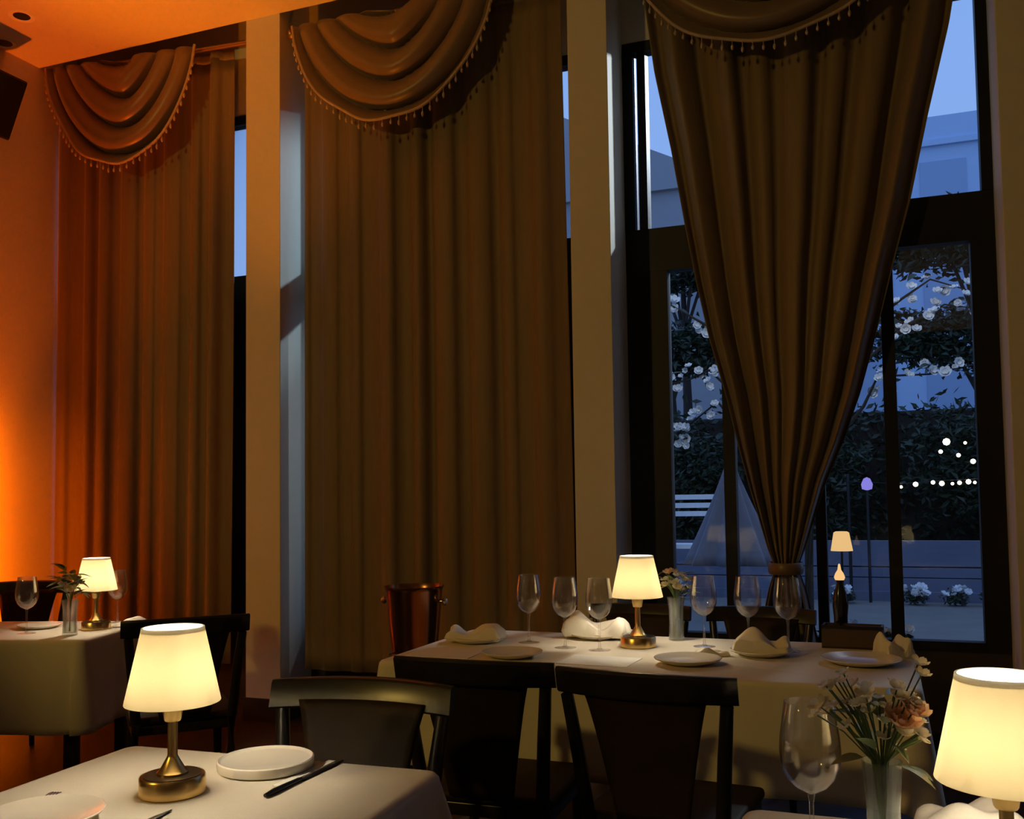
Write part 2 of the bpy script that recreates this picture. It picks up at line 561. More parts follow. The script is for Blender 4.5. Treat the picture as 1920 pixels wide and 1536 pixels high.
# ------------------------------------------------------------------ tables and cloths
def tablecloth(name, x0, x1, y0, y1, z, drop, label, loc=(0, 0), rz=0.0, rad=.02, wave=.012, seed=1, group=None):
    """cloth over a rectangular top, skirt hanging with soft folds"""
    cx, cy = (x0 + x1) / 2, (y0 + y1) / 2
    hx, hy = (x1 - x0) / 2, (y1 - y0) / 2
    rr = random.Random(seed)
    N = 60
    per = []
    cr = .03
    for sx, sy, a0 in ((1, -1, -90), (1, 1, 0), (-1, 1, 90), (-1, -1, 180)):
        for k in range(7):
            a = radians(a0 + 90 * k / 6)
            per.append((sx * (hx - cr) + cr * cos(a), sy * (hy - cr) + cr * sin(a), cos(a), sin(a), True))
        nx = {(1, -1): (1, 1), (1, 1): (-1, 1), (-1, 1): (-1, -1), (-1, -1): (1, -1)}[(sx, sy)]
        a = radians(a0 + 90)
        p0 = (sx * (hx - cr) + cr * cos(a), sy * (hy - cr) + cr * sin(a))
        p1 = (nx[0] * (hx - cr) + cr * cos(a), nx[1] * (hy - cr) + cr * sin(a))
        for k in range(1, N):
            w = k / N
            per.append((p0[0] + (p1[0] - p0[0]) * w, p0[1] + (p1[1] - p0[1]) * w, cos(a), sin(a), False))
    n = len(per)
    ph = [rr.uniform(0, 6.28) for _ in range(4)]
    bm = bmesh.new()
    rows = []
    c = bm.verts.new((0, 0, z))
    for s in (.5, .97):
        rows.append([bm.verts.new((p[0] * s, p[1] * s, z + .0006 * sin(i * .3 + ph[0]))) for i, p in enumerate(per)])
    for k in range(4):
        a = pi / 2 * k / 3
        rows.append([bm.verts.new((p[0] + p[2] * rad * (sin(a) - .3), p[1] + p[3] * rad * (sin(a) - .3), z - rad * (1 - cos(a)))) for p in per])
    K = 12
    for k in range(1, K + 1):
        v = k / K
        row = []
        for i, p in enumerate(per):
            s = 2 * pi * i / n
            wv = wave * v * (sin(9 * s + ph[1]) + .6 * sin(17 * s + ph[2]) + .8) + .004 * v
            corner = .035 * v if p[4] else 0
            off = rad * .7 + wv + corner
            row.append(bm.verts.new((p[0] + p[2] * off, p[1] + p[3] * off, z - rad - (drop - rad) * v)))
        rows.append(row)
    for i in range(n):
        bm.faces.new((c, rows[0][i], rows[0][(i + 1) % n]))
    for a, b in zip(rows, rows[1:]):
        for i in range(n):
            j = (i + 1) % n
            bm.faces.new((a[i], b[i], b[j], a[j]))
    o = obj(name, bm, 'cloth', solid=.0015, loc=(loc[0] + (cx if not rz else 0), loc[1] + (cy if not rz else 0), 0), rot=(0, 0, rz))
    return tag(o, label, 'tablecloth', group)


def table(cx, cy, lx, ly, z, label, rz=0.0, pedestal=False):
    t = thing('dining_table', label, 'table', (cx, cy, 0), rz)
    obj('tabletop', bx(-lx / 2, lx / 2, -ly / 2, ly / 2, z - .034, z - .004, bev=.006), 'tablewood', t)
    obj('apron', bx(-lx / 2 + .06, lx / 2 - .06, -ly / 2 + .06, ly / 2 - .06, z - .1, z - .034), 'tablewood', t)
    if pedestal:
        obj('pedestal', lathe([(0, .03), (.05, .03), (.035, .08), (.03, .3), (.035, z - .1), (.09, z - .034), (0, z - .034)], 24), 'tablewood', t)
        obj('pedestal_foot', lathe([(0, 0), (.16, 0), (.16, .012), (.06, .035), (0, .035)], 32), 'tablewood', t)
        return t
    for sx in (-1, 1):
        for sy in (-1, 1):
            x, y = sx * (lx / 2 - .07), sy * (ly / 2 - .07)
            obj('leg', bx(x - .028, x + .028, y - .028, y + .028, 0, z - .05, bev=.005), 'tablewood', t)
    return t


# long table
table(-.83, 3.59, 1.79, .83, .7525, 'dark wooden long table under the cloth with six wine glasses')
tablecloth('tablecloth', -1.745, .085, 3.155, 4.025, .7525, .36, 'white cloth draped over the long table', seed=4)
# small table with the plate
table(-1.385, 1.50, .79, .96, .715, 'dark wooden small table under the cloth with lamp and plate', rz=.04, pedestal=True)
tablecloth('tablecloth', -.43, .43, -.52, .52, .715, .21, 'beige-lit cloth draped over the small table with the plate', loc=(-1.385, 1.50), rz=.04, seed=8)
# table by the orange wall
FR, FRA = (-3.48, 3.47), radians(16)
ux, uy = (cos(FRA), sin(FRA)), (-sin(FRA), cos(FRA))
fcx, fcy = FR[0] - ux[0] * .5 + uy[0] * .34, FR[1] - ux[1] * .5 + uy[1] * .34
table(fcx, fcy, .94, .62, .715, 'dark wooden table under the cloth by the orange wall', rz=FRA)
tablecloth('tablecloth', -.5, .5, -.34, .34, .715, .43, 'white cloth draped over the table by the orange wall', loc=(fcx, fcy), rz=FRA, seed=12)
# table under the large lamp
table(.25, 1.58, .96, .78, .703, 'dark wooden table under the cloth with the largest lamp')
tablecloth('tablecloth', -.27, .77, 1.15, 2.03, .703, .25, 'white cloth draped over the table with the largest lamp', seed=15)

# ------------------------------------------------------------------ chairs
def make_chair(label, loc, rz):
    t = thing('dining_chair', label, 'chair', loc, rz, 'black dining chairs')
    # seat: soft-cornered pad (sitter faces +y)
    bm = bmesh.new()
    box(bm, -.215, .215, -.2, .215, .435, .47, bev=.016)
    obj('seat', bm, 'leather', t)
    obj('seat_frame', bx(-.205, .205, -.19, .205, .395, .436, bev=.006), 'blackwood', t)
    for s in (-1, 1):
        obj('leg', tube([(s * .18, .18, .40), (s * .192, .195, 0)], [.02, .014], 10), 'blackwood', t)
        obj('leg', tube([(s * .19, -.25, 0), (s * .183, -.2, .3), (s * .188, -.2, .45), (s * .207, -.235, .66), (s * .222, -.262, .80)],
                        [.015, .019, .021, .02, .018], 10), 'blackwood', t)
    obj('stretcher', tube([(-.187, .19, .2), (-.185, -.21, .2)], .009, 8), 'blackwood', t)
    obj('stretcher', tube([(.187, .19, .2), (.185, -.21, .2)], .009, 8), 'blackwood', t)

    # curved top rail
    bm = bmesh.new()
    rows = []
    n = 24
    for i in range(n + 1):
        s = -1 + 2 * i / n
        a = s * .62
        x = .25 * s
        y = -.30 + .05 * s * s
        th = .012 + .004 * (1 - s * s)
        zt = .88 - .006 * s * s
        zb = zt - .072 - .004 * (1 - s * s)
        nx, ny = -.4 * s * .5, 1
        q = []
        for dy, z in ((-th, zb + .006), (-th, zt - .008), (-th * .5, zt), (th * .5, zt), (th, zt - .008), (th, zb + .006), (th * .5, zb), (-th * .5, zb)):
            q.append(bm.verts.new((x + nx * dy, y + ny * dy - (z - .82) * .25, z)))
        rows.append(q)
    for a, b in zip(rows, rows[1:]):
        for k in range(8):
            bm.faces.new((a[k], a[(k + 1) % 8], b[(k + 1) % 8], b[k]))
    bm.faces.new(rows[0][::-1])
    bm.faces.new(rows[-1])
    obj('top_rail', bm, 'blackwood', t)

    # splat: wide under the rail, narrowing to the seat
    def sp(u, v):
        s = 2 * u - 1
        z = .825 - (.825 - .46) * v
        hw = .175 - .075 * v ** .8
        y = -.29 + .028 * s * s * (1 - v) + (.29 - .205) * v ** .9
        return (hw * s, y, z)
    o = obj('splat', grid(sp, 16, 14), 'leather', t, solid=.014)
    o['label'] = 'dark brown tapering back panel'
    return t


CH = make_chair('black chair at the long table, the one nearer the copper wine bucket', (-1.135, 2.86, 0), .02)
dup(CH, (-.585, 2.80, 0), -.09, 'black chair at the long table in front of the lit lamp')
dup(CH, (-1.235, 1.92, 0), pi + .1, 'black chair tucked behind the small table with the plate')
dup(CH, (-2.86, 3.40, 0), radians(39) + .12, 'black chair behind the small table lamp, near the pillar between drawn curtains')
dup(CH, (-4.75, 4.2, 0), pi + .5, 'black chair on the far side of the table against the orange wall')
for c in (dup(CH, (-1.12, 4.36, 0), pi, 'black chair on the window side of the long table behind its lamp'),
          dup(CH, (-.56, 4.36, 0), pi - .05, 'black chair on the window side of the long table below the gathered curtain')):
    c.scale = (1, 1, .93)

# ------------------------------------------------------------------ glasses
def make_glass(label, loc):
    t = thing('wine_glass', label, 'wine glass', loc, 0, 'large stemmed wine glasses')
    out = [(.006, .118), (.012, .121), (.028, .130), (.042, .146), (.0505, .168), (.0525, .19), (.051, .215), (.0465, .245), (.0425, .275)]
    inn = [(r - .0012, z + .0004) for r, z in out[::-1]]
    inn[-1] = (.004, .122)
    obj('bowl', lathe([(0, .117)] + out + [(.0419, .2757)] + inn + [(0, .1235)], 40), 'crystal', t)
    obj('stem', lathe([(0, .002), (.012, .004), (.0055, .012), (.0042, .04), (.0042, .1), (.007, .117), (0, .119)], 16), 'crystal', t)
    obj('foot', lathe([(0, 0), (.042, 0), (.043, .0012), (.03, .0035), (.01, .0065), (0, .007)], 36), 'crystal', t)
    return t


GL = make_glass('wine glass on the long table, nearest the copper bucket', (-1.363, 3.715, .7525))
dup(GL, (-1.178, 3.623, .7525), 0, 'wine glass on the long table, second from the copper bucket')
dup(GL, (-1.032, 3.6, .7525), 0, 'wine glass on the long table touching the side of the lamp shade')
dup(GL, (-.665, 3.80, .7525), 0, 'wine glass on the long table beside the flower vase')
dup(GL, (-.495, 3.80, .7525), 0, 'wine glass on the long table, middle of the three past the vase')
dup(GL, (-.345, 3.77, .7525), 0, 'wine glass on the long table in front of the curtain tieback')
dup(GL, (-3.92, 3.56, .715), 0, 'wine glass by the orange wall, on the wall side of the vase')
dup(GL, (-3.79, 4.02, .715), 0, 'wine glass by the orange wall, partly behind the lamp shade')
dup(GL, (-.131, 1.77, .703), 0, 'largest wine glass, beside the vase near the picture bottom')

# ------------------------------------------------------------------ flowers
def blossom_mesh(npet, size, mat, name, layers=1, cup=.5):
    bm = bmesh.new()
    for l in range(layers):
        sc = size * (1 - .28 * l)
        for k in range(npet):
            a = 2 * pi * (k + .5 * l) / npet
            cu = cup + .35 * l
            d = Vector((cos(a), sin(a), 0))
            s = Vector((-sin(a), cos(a), 0))
            pts = []
            for rr, ww in ((.05, .1), (.45, .34), (.8, .36), (1, .12)):
                c = d * (rr * sc * cos(cu * rr)) + Vector((0, 0, rr * sc * sin(cu * rr)))
                pts.append((c - s * ww * sc + Vector((0, 0, .08 * sc)), c - Vector((0, 0, .0)), c + s * ww * sc + Vector((0, 0, .08 * sc))))
            vs = [[bm.verts.new(p) for p in r] for r in pts]
            for i in range(3):
                for j in range(2):
                    bm.faces.new((vs[i][j], vs[i][j + 1], vs[i + 1][j + 1], vs[i + 1][j]))
    lathe([(0, .12 * size), (.16 * size, .06 * size), (.12 * size, -.08 * size), (0, -.15 * size)], 8, bm=bm)
    me = bpy.data.meshes.new(name)
    bm.to_mesh(me)
    bm.free()
    for p in me.polygons:
        p.use_smooth = True
    me.materials.append(M[mat])
    return me


def leaf_mesh(L, W, mat):
    bm = bmesh.new()
    rows = []
    for k in range(7):
        v = k / 6
        w = W * (sin(pi * v ** .8) ** .9) + .0004
        z = -.35 * L * v * v
        rows.append([bm.verts.new((-w, L * v, z + .25 * w)), bm.verts.new((0, L * v, z)), bm.verts.new((w, L * v, z + .25 * w))])
    for a, b in zip(rows, rows[1:]):
        for j in range(2):
            bm.faces.new((a[j], a[j + 1], b[j + 1], b[j]))
    me = bpy.data.meshes.new('leaf')
    bm.to_mesh(me)
    bm.free()
    for p in me.polygons:
        p.use_smooth = True
    me.materials.append(M[mat])
    return me


BL = {'white': blossom_mesh(6, .016, 'white_petal', 'blossom'), 'cream': blossom_mesh(6, .019, 'cream_petal', 'blossom'),
      'peach': blossom_mesh(7, .034, 'peach_petal', 'blossom', layers=3, cup=.55), 'rose': blossom_mesh(7, .027, 'white_petal', 'blossom', layers=3, cup=.55)}
LF = {'green': leaf_mesh(.06, .012, 'green'), 'pale': leaf_mesh(.06, .013, 'pale')}


def child(name, me, parent, loc, rot, sc=1.0):
    o = bpy.data.objects.new(name, me)
    COL.objects.link(o)
    o.parent = parent
    o.location = loc
    o.rotation_euler = rot
    o.scale = (sc,) * 3
    return o


def vase(label, loc, h, r):
    t = thing('glass_vase', label, 'vase', loc, 0)
    obj('vase_body', lathe([(0, 0), (r * .98, 0), (r, .004), (r * .9, h * .4), (r * .92, h * .7), (r * 1.12, h), (r * 1.05, h), (r * .84, h * .7), (r * .82, h * .4), (r * .88, .012), (0, .012)], 32), 'vase', t)
    o = obj('water', lathe([(0, .0125), (r * .86, .0125), (r * .8, h * .4), (r * .8, h * .55), (0, h * .55)], 24), 'crystal', t)
    return t


def bouquet(label, loc, h, r, heads, leaves, seed):
    """heads: (dx, dy, dz, kind, scale) above the vase mouth; stems run down into the vase"""
    rr = random.Random(seed)
    t = thing('flower_bouquet', label, 'flowers', loc, 0)
    for dx, dy, dz, kind, sc in heads:
        p = Vector((dx, dy, h + dz))
        mouth = Vector((max(-r, min(r, dx * .22)) * .7, max(-r, min(r, dy * .22)) * .7, h))
        foot = Vector((-mouth.x * .6, -mouth.y * .6, .018))
        mid = mouth.lerp(p, .5) + Vector((0, 0, dz * .12))
        obj('stem', tube([foot, mouth * .5 + foot * .5, mouth, mid, p], .0013, 5), 'green', t)
        out = Vector((dx, dy, dz * .8 + .03)).normalized()
        e = out.to_track_quat('Z', 'Y').to_euler()
        child('blossom', BL[kind], t, p, (e.x, e.y, e.z), sc)
    for dx, dy, dz, kind, sc in leaves:
        p = Vector((dx * .45, dy * .45, h + dz))
        az = math.atan2(dy, dx) - pi / 2
        child('leaf', LF[kind], t, p, (rr.uniform(-.2, .9), rr.uniform(-.4, .4), az), sc)
    return t


def scatter(n, rx, ry, z0, z1, kinds, sc, rr):
    out = []
    for k in range(n):
        a = rr.uniform(0, 2 * pi)
        q = rr.random() ** .5
        out.append((rx * q * cos(a), ry * q * sin(a), z0 + (z1 - z0) * rr.random() * (1 - .35 * q), rr.choice(kinds), rr.uniform(*sc)))
    return out


# large bouquet under the large lamp
VZ = (-.013, 1.61, .703)
vase('clear glass vase holding flowers beside the largest lamp', VZ, .225, .027)
rr = random.Random(3)
hd = []
for k in range(30):      # cream sprays on the wine-glass side
    a = rr.uniform(0, 6.28)
    q = rr.random() ** .5
    hd.append((-.056 + .042 * q * cos(a), rr.uniform(-.035, .04), .088 + .042 * q * sin(a), rr.choice(['cream', 'cream', 'white']), rr.uniform(.7, 1.05)))
for k in range(34):      # white and peach on the lamp side
    a = rr.uniform(0, 6.28)
    q = rr.random() ** .5
    hd.append((.03 + .037 * q * cos(a), rr.uniform(-.045, .04), .066 + .055 * q * sin(a), rr.choice(['white', 'white', 'cream']), rr.uniform(.7, 1.05)))
hd += [(.028, -.035, .065, 'peach', 1.0), (.046, -.035, .083, 'peach', .8), (.056, -.03, .155, 'cream', .9), (.06, -.035, .14, 'cream', .8)]
lv = [(-.06, -.02, .005, 'pale', .8), (.05, -.05, .0, 'green', 1.1), (.06, -.02, -.005, 'pale', .9), (-.02, -.04, .02, 'green', .9),
      (.0, .05, .06, 'green', 1.2), (-.04, .02, .06, 'green', 1.0), (.03, -.04, .03, 'green', .8), (.02, .02, .1, 'pale', 1.0), (-.03, .04, .02, 'pale', 1.0), (.01, -.04, .06, 'pale', .8)]
bouquet('cream, white and peach flowers beside the largest lamp', VZ, .225, .027, hd, lv, 4)

# bouquet on the long table
VM = (-.80, 3.93, .7525)
vase('clear glass vase on the long table beside the lamp', VM, .175, .032)
rr = random.Random(13)
hd = scatter(13, .062, .05, .02, .15, ['white', 'cream', 'cream'], (.9, 1.4), rr) + [(-.02, -.03, .10, 'peach', .8), (.03, -.02, .09, 'rose', .8)]
lv = [(.07 * cos(a), .07 * sin(a), .01 + .012 * k, 'green' if k % 3 else 'pale', 1.15) for k, a in enumerate([0, .9, 1.9, 2.8, 3.6, 4.4, 5.2, 6.0, 3.1, 4.9])]
bouquet('pale flowers with green leaves in the vase on the long table', VM, .175, .032, hd, lv, 5)

# bouquet by the orange wall
VF = (-3.66, 3.575, .715)
vase('clear glass vase on the table by the orange wall', VF, .17, .035)
rr = random.Random(23)
hd = scatter(11, .055, .05, .03, .14, ['white', 'rose'], (1.0, 1.3), rr) + [(.035, -.04, .10, 'rose', 1.25), (.04, -.04, .05, 'rose', 1.25)]
lv = [(.07 * cos(a), .07 * sin(a), .01 + .014 * k, 'green', 1.35) for k, a in enumerate([0, .7, 1.4, 2.2, 2.8, 3.5, 4.2, 5.0, 5.7, 3.0, 4.6])]
lv += [(.05 * cos(a * 2.4), .05 * sin(a * 2.4), .02 + .006 * a, 'green', 1.25) for a in range(18)]
bouquet('white flowers with dense green leaves by the orange wall', VF, .17, .035, hd, lv, 6)

# ------------------------------------------------------------------ plates, napkins, cutlery
def plate(label, loc, r=.115, group='white plates'):
    t = obj('dinner_plate', lathe([(0, .003), (r * .55, .002), (r * .6, 0), (r * .66, .003), (r * .97, .017), (r, .021), (r * .985, .0225), (r * .7, .011), (r * .62, .007), (0, .007)], 56), 'china', loc=loc)
    return tag(t, label, 'plate', group)


def disc(label, loc, r):
    """low straight-sided plate"""
    t = obj('dinner_plate', lathe([(0, 0), (r * .93, 0), (r * .985, .004), (r, .015), (r * .995, .023), (r * .965, .025), (r * .94, .021), (r * .9, .018), (0, .017)], 64), 'china', loc=loc)
    return tag(t, label, 'plate', 'white plates')


disc('white low-rimmed plate on the small table behind its lamp', (-1.372, 1.93, .716), .112)
plate('white plate cut off by the picture bottom', (-1.56, 1.46, .716), .115)
plate('plate at the near edge of the long table, beyond the chair by the copper bucket', (-1.30, 3.36, .7535), .115)
plate('plate at the near edge of the long table, beyond the chair before the lamp', (-.655, 3.40, .7535), .118)
plate('plate near the free end of the long table', (-.085, 3.56, .7535), .135)
plate('plate under the folded napkin at the bucket end of the long table', (-1.575, 3.66, .7535), .115)
plate('plate behind the lamp on the long table, a folded napkin on it', (-1.13, 3.90, .7535), .112)
plate('plate in front of the gathered curtain, a tall folded napkin on it', (-.43, 3.65, .7535), .115)
plate('plate by the orange wall on the wall side of the vase', (-4.02, 3.73, .716), .105)


def napkin(label, loc, lx, ly, h, rz, seed, peak=.0):
    rr = random.Random(seed)
    ph = [rr.uniform(0, 6.28) for _ in range(6)]

    def top(x, y):
        e = max(0, 1 - abs(x) ** 4) * max(0, 1 - abs(y) ** 4)
        w = .62 + .2 * sin(3.2 * x + ph[0]) + .14 * sin(5.5 * x + 2 * y + ph[1]) + .12 * sin(4 * y + ph[2])
        w += peak * math.exp(-((x - .8) / .25) ** 2) + peak * .7 * math.exp(-((x + .8) / .3) ** 2)
        return h * max(.06, w) * (.25 + .75 * e ** .35)
    bm = bmesh.new()
    n, m = 30, 18
    up, lo = [], []
    for j in range(m + 1):
        y = -1 + 2 * j / m
        ru, rl = [], []
        for i in range(n + 1):
            x = -1 + 2 * i / n
            e = 1 + .04 * sin(7 * y + ph[3]) * abs(x)
            ru.append(bm.verts.new((x * lx / 2 * e, y * ly / 2, top(x, y))))
            rl.append(bm.verts.new((x * lx / 2 * e * .92, y * ly / 2 * .92, 0)))
        up.append(ru)
        lo.append(rl)
    for j in range(m):
        for i in range(n):
            bm.faces.new((up[j][i], up[j][i + 1], up[j + 1][i + 1], up[j + 1][i]))
            bm.faces.new((lo[j][i], lo[j + 1][i], lo[j + 1][i + 1], lo[j][i + 1]))
    for i in range(n):
        bm.faces.new((lo[0][i], lo[0][i + 1], up[0][i + 1], up[0][i]))
        bm.faces.new((up[m][i], up[m][i + 1], lo[m][i + 1], lo[m][i]))
    for j in range(m):
        bm.faces.new((lo[j + 1][0], lo[j][0], up[j][0], up[j + 1][0]))
        bm.faces.new((up[j + 1][n], up[j][n], lo[j][n], lo[j + 1][n]))
    o = obj('napkin', bm, 'linen', loc=loc, rot=(0, 0, rz))
    return tag(o, label, 'napkin', 'folded white napkins')


napkin('folded white napkin at the bucket end of the long table', (-1.575, 3.66, .765), .23, .13, .062, .1, 2, .35)
napkin('folded white napkin behind the lamp on the long table', (-1.13, 3.90, .765), .27, .14, .09, 0, 5, .25)
napkin('tall folded napkin on a plate in front of the gathered curtain', (-.43, 3.65, .765), .2, .12, .085, .05, 9, .1)
napkin('rolled white napkin between the vase and the tall napkin', (-.60, 3.585, .7535), .12, .05, .032, .3, 12, 0)
napkin('brown-shaded folded napkin by the orange wall', (-4.2, 3.50, .7165), .14, .1, .06, .3, 15, .1)
napkin('folded napkin by the orange wall behind the lamp', (-3.64, 3.955, .7165), .2, .09, .04, 1.8, 18, .2)
napkin('folded white napkin near the large lamp, at the picture bottom', (.135, 1.96, .7035), .2, .1, .085, -.1, 21, .1)
o = napkin('crumpled white napkin at the window end of the long table', (.02, 3.72, .7535), .1, .1, .075, .6, 27, .4)


def sheet(label, loc, lx, ly, rz):
    o = obj('paper_menu', bx(-lx / 2, lx / 2, -ly / 2, ly / 2, 0, .002), 'paper', smooth=False, loc=loc, rot=(0, 0, rz))
    return tag(o, label, 'menu', 'paper menus')


sheet('white paper menu in the lamp light on the long table', (-.965, 3.36, .7535), .26, .2, -.05)
sheet('white paper menu at the bucket end of the long table', (-1.575, 3.36, .7535), .26, .2, .04)


def knife(label, loc, rz, L=.3):
    t = thing('table_knife', label, 'knife', loc, rz, 'dark table knives')
    bm = grid(lambda u, v: ((.5 - v) * .017 * (1 - .75 * max(0, u - .75) / .25) + (.004 if u > .75 else 0) * 0, L * (.42 + .58 * u), .002 + .0012 * sin(pi * v)), 12, 4)
    obj('blade', bm, 'blacksteel', t, solid=.0015)
    obj('handle', tube([(0, 0, .005), (0, L * .1, .0055), (0, L * .4, .005), (0, L * .44, .004)], [.004, .0065, .0055, .004], 10), 'blacksteel', t)
    return t


knife('dark knife beside the flat plate on the small table', (-1.236, 1.735, .716), -.03, .3)
knife('dark knife cut by the picture bottom in front of the small lamp', (-1.36, 1.32, .716), .02, .28)
o = sheet('narrow white strip between the flat plate and the knife', (-1.257, 1.92, .716), .02, .22, -.03)  # thin white strip laid on the cloth

t = thing('dinner_fork', 'silver fork on the small table, near the picture corner', 'fork', (-1.63, 1.42, .716), .28)
obj('handle', tube([(0, 0, .004), (0, .07, .0045), (0, .13, .003), (0, .145, .003)], [.004, .006, .003, .004], 8, flat=1.2), 'steel', t)
obj('head', grid(lambda u, v: ((.5 - v) * .022 * min(1, .4 + 2 * u), .143 + .02 * u, .003), 6, 4), 'steel', t, solid=.002)
for k in range(4):
    obj('tine', tube([((k - 1.5) * .0062, .16, .003), ((k - 1.5) * .0062, .19, .005), ((k - 1.5) * .006, .205, .003)], .0014, 6), 'steel', t)

# small things on the table by the wall
t = thing('sauce_bottle', 'small orange bottle at the picture edge, on the table by the orange wall', 'bottle', (-4.06, 3.42, .716))
obj('bottle_body', lathe([(0, 0), (.02, 0), (.022, .01), (.02, .045), (.009, .065), (.008, .075), (0, .075)], 20), 'orange_glass', t)
obj('bottle_cap', lathe([(0, .075), (.0095, .075), (.0095, .095), (.006, .1), (0, .1)], 16), 'white_plastic', t)

# dark box and candlestick on the long table
t = thing('condiment_box', 'dark walnut box on the long table, in front of the window mullions', 'box', (-.12, 3.93, .7535), -.05)
bm = bmesh.new()
box(bm, -.11, .11, -.05, .05, 0, .008)
box(bm, -.11, .11, -.05, -.042, 0, .085)
box(bm, -.11, .11, .042, .05, 0, .085)
box(bm, -.11, -.102, -.042, .042, 0, .085)
box(bm, .102, .11, -.042, .042, 0, .085)
obj('box_body', bm, 'box', t, smooth=False)
obj('box_rim', bx(-.112, .112, -.054, -.05, .075, .088), 'blackwood', t, smooth=False)
t = thing('candlestick', 'slim dark candlestick with glowing amber tip behind the walnut box', 'candlestick', (-.165, 4.0, .7535))
# ------------------------------------------------------------------ wine bucket on its stand
t = thing('wine_bucket', 'copper wine bucket with pale knob handles, standing left of the long table', 'wine bucket', (-2.08, 4.1, .63))
obj('bucket_body', lathe([(0, 0), (.095, 0), (.108, .008), (.118, .1), (.134, .285), (.14, .3), (.144, .304), (.138, .306), (.13, .292), (.112, .1), (.1, .014), (0, .014)], 48), 'copper', t)
for s in (-1, 1):
    m = Matrix.Translation((s * .132, 0, .235)) @ Matrix.Rotation(s * pi / 2, 4, 'Y')
    k = obj('knob', lathe([(0, 0), (.008, 0), (.007, .014), (.016, .02), (.019, .029), (.014, .038), (0, .041)], 16, mtx=m), 'knob', t)
    k['label'] = 'pale metal knob handle'
obj('foot_ring', lathe([(.092, -.012), (.112, -.012), (.114, 0), (.092, 0)], 40, close=True), 'knob', t)
t = thing('bucket_stand', 'dark metal stand carrying the copper wine bucket', 'stand', (-2.08, 4.1, 0))
obj('stand_ring', lathe([(0, .598), (.12, .598), (.122, .61), (.12, .617), (0, .617)], 36), 'blacksteel', t)
for k in range(3):
    a = 2 * pi * k / 3 + .4
    obj('leg', tube([(.09 * cos(a), .09 * sin(a), .605), (.07 * cos(a), .07 * sin(a), .3), (.17 * cos(a), .17 * sin(a), 0)], .012, 10), 'blacksteel', t)

# candlestick parts
t = bpy.data.objects['candlestick']
obj('candlestick_body', lathe([(0, 0), (.03, 0), (.032, .01), (.026, .05), (.026, .11), (.03, .15), (.024, .2), (.012, .235), (.013, .25), (0, .25)], 24), 'bottle', t)
obj('amber_glass_tip', lathe([(0, .25), (.017, .25), (.021, .26), (.016, .275), (.007, .29), (.004, .31), (0, .315)], 18), 'amber_shade', t)

# ------------------------------------------------------------------ speaker, downlights
t = thing('loudspeaker', 'black loudspeaker tilted down, high beside the ceiling', 'loudspeaker', (-5.315, 4.5, 3.97))
t.rotation_euler = (0, radians(24), 0)
obj('cabinet', bx(-.12, .1, -.13, .13, -.2, .2, bev=.008), 'speaker', t)
obj('front_grille', bx(.1, .112, -.12, .12, -.19, .19, bev=.004), 'blacksteel', t)
obj('mount_bracket', tube([(-.1, 0, 0), (-.16, 0, .02), (-.2, 0, .0)], .018, 10), 'blacksteel', t)
for k, (x, y) in enumerate(((-4.96, 4.41), (-5.36, 4.63))):
    t = thing('recessed_downlight', ['unlit recessed downlight in the orange ceiling', 'unlit recessed downlight just above the loudspeaker'][k], 'downlight', (x, y, ZC), 0, 'recessed ceiling downlights')
    obj('trim_ring', lathe([(.05, -.002), (.075, -.006), (.08, -.001), (.08, 0), (.05, 0)], 36, close=True), 'white_plastic', t)
    obj('reflector', lathe([(0, .0), (.05, -.001), (.05, -.003), (0, -.002)], 28), 'speaker', t)

# ------------------------------------------------------------------ outside
o = obj('ground_outside', bx(-30, 30, 5.5, 40, -.3, -.02), 'paving', smooth=False)
tag(o, 'grey paving outside the window', 'paving', kind='structure')
t = thing('garden_wall', 'low blue-grey boarded wall along the garden', 'garden wall', (-1, 13.2, 0))
obj('wall_board', bx(-9, 9, -.1, .1, -.02, .1), 'bluewall', t, smooth=False)
for k, (z0, z1) in enumerate(((.1, .27), (.275, .4), (.41, .74))):
    obj('wall_board', bx(-9, 9, .05 * k - .02, .05 * k + .15, z0, z1 - .008), 'bluewall', t, smooth=False)


def leaf_cloud(n, rx, ry, rz_, size, seed, shell=.5, loose=0.0):
    rr = random.Random(seed)
    bm = bmesh.new()
    for k in range(n):
        a = rr.uniform(0, 2 * pi)
        c = rr.uniform(-1, 1)
        s = math.sqrt(1 - c * c)
        q = shell + (1 - shell) * rr.random()
        q *= 1 + .18 * sin(3 * a + seed) * s + .12 * sin(5 * c * 3 + seed) + loose * abs(rr.gauss(0, 1))
        p = Vector((rx * q * s * cos(a), ry * q * s * sin(a), rz_ * q * c))
        d = Vector((rr.gauss(0, 1), rr.gauss(0, 1), rr.gauss(0, .6))).normalized()
        e = d.cross(Vector((rr.gauss(0, 1), rr.gauss(0, 1), rr.gauss(0, 1)))).normalized()
        L, w = size * rr.uniform(.7, 1.3), size * rr.uniform(.3, .5)
        nrm = d.cross(e) * L * .15
        v = [bm.verts.new(x) for x in (p - d * L / 2, p + e * w / 2 + nrm, p + d * L / 2, p - e * w / 2 + nrm)]
        bm.faces.new(v)
    return bm


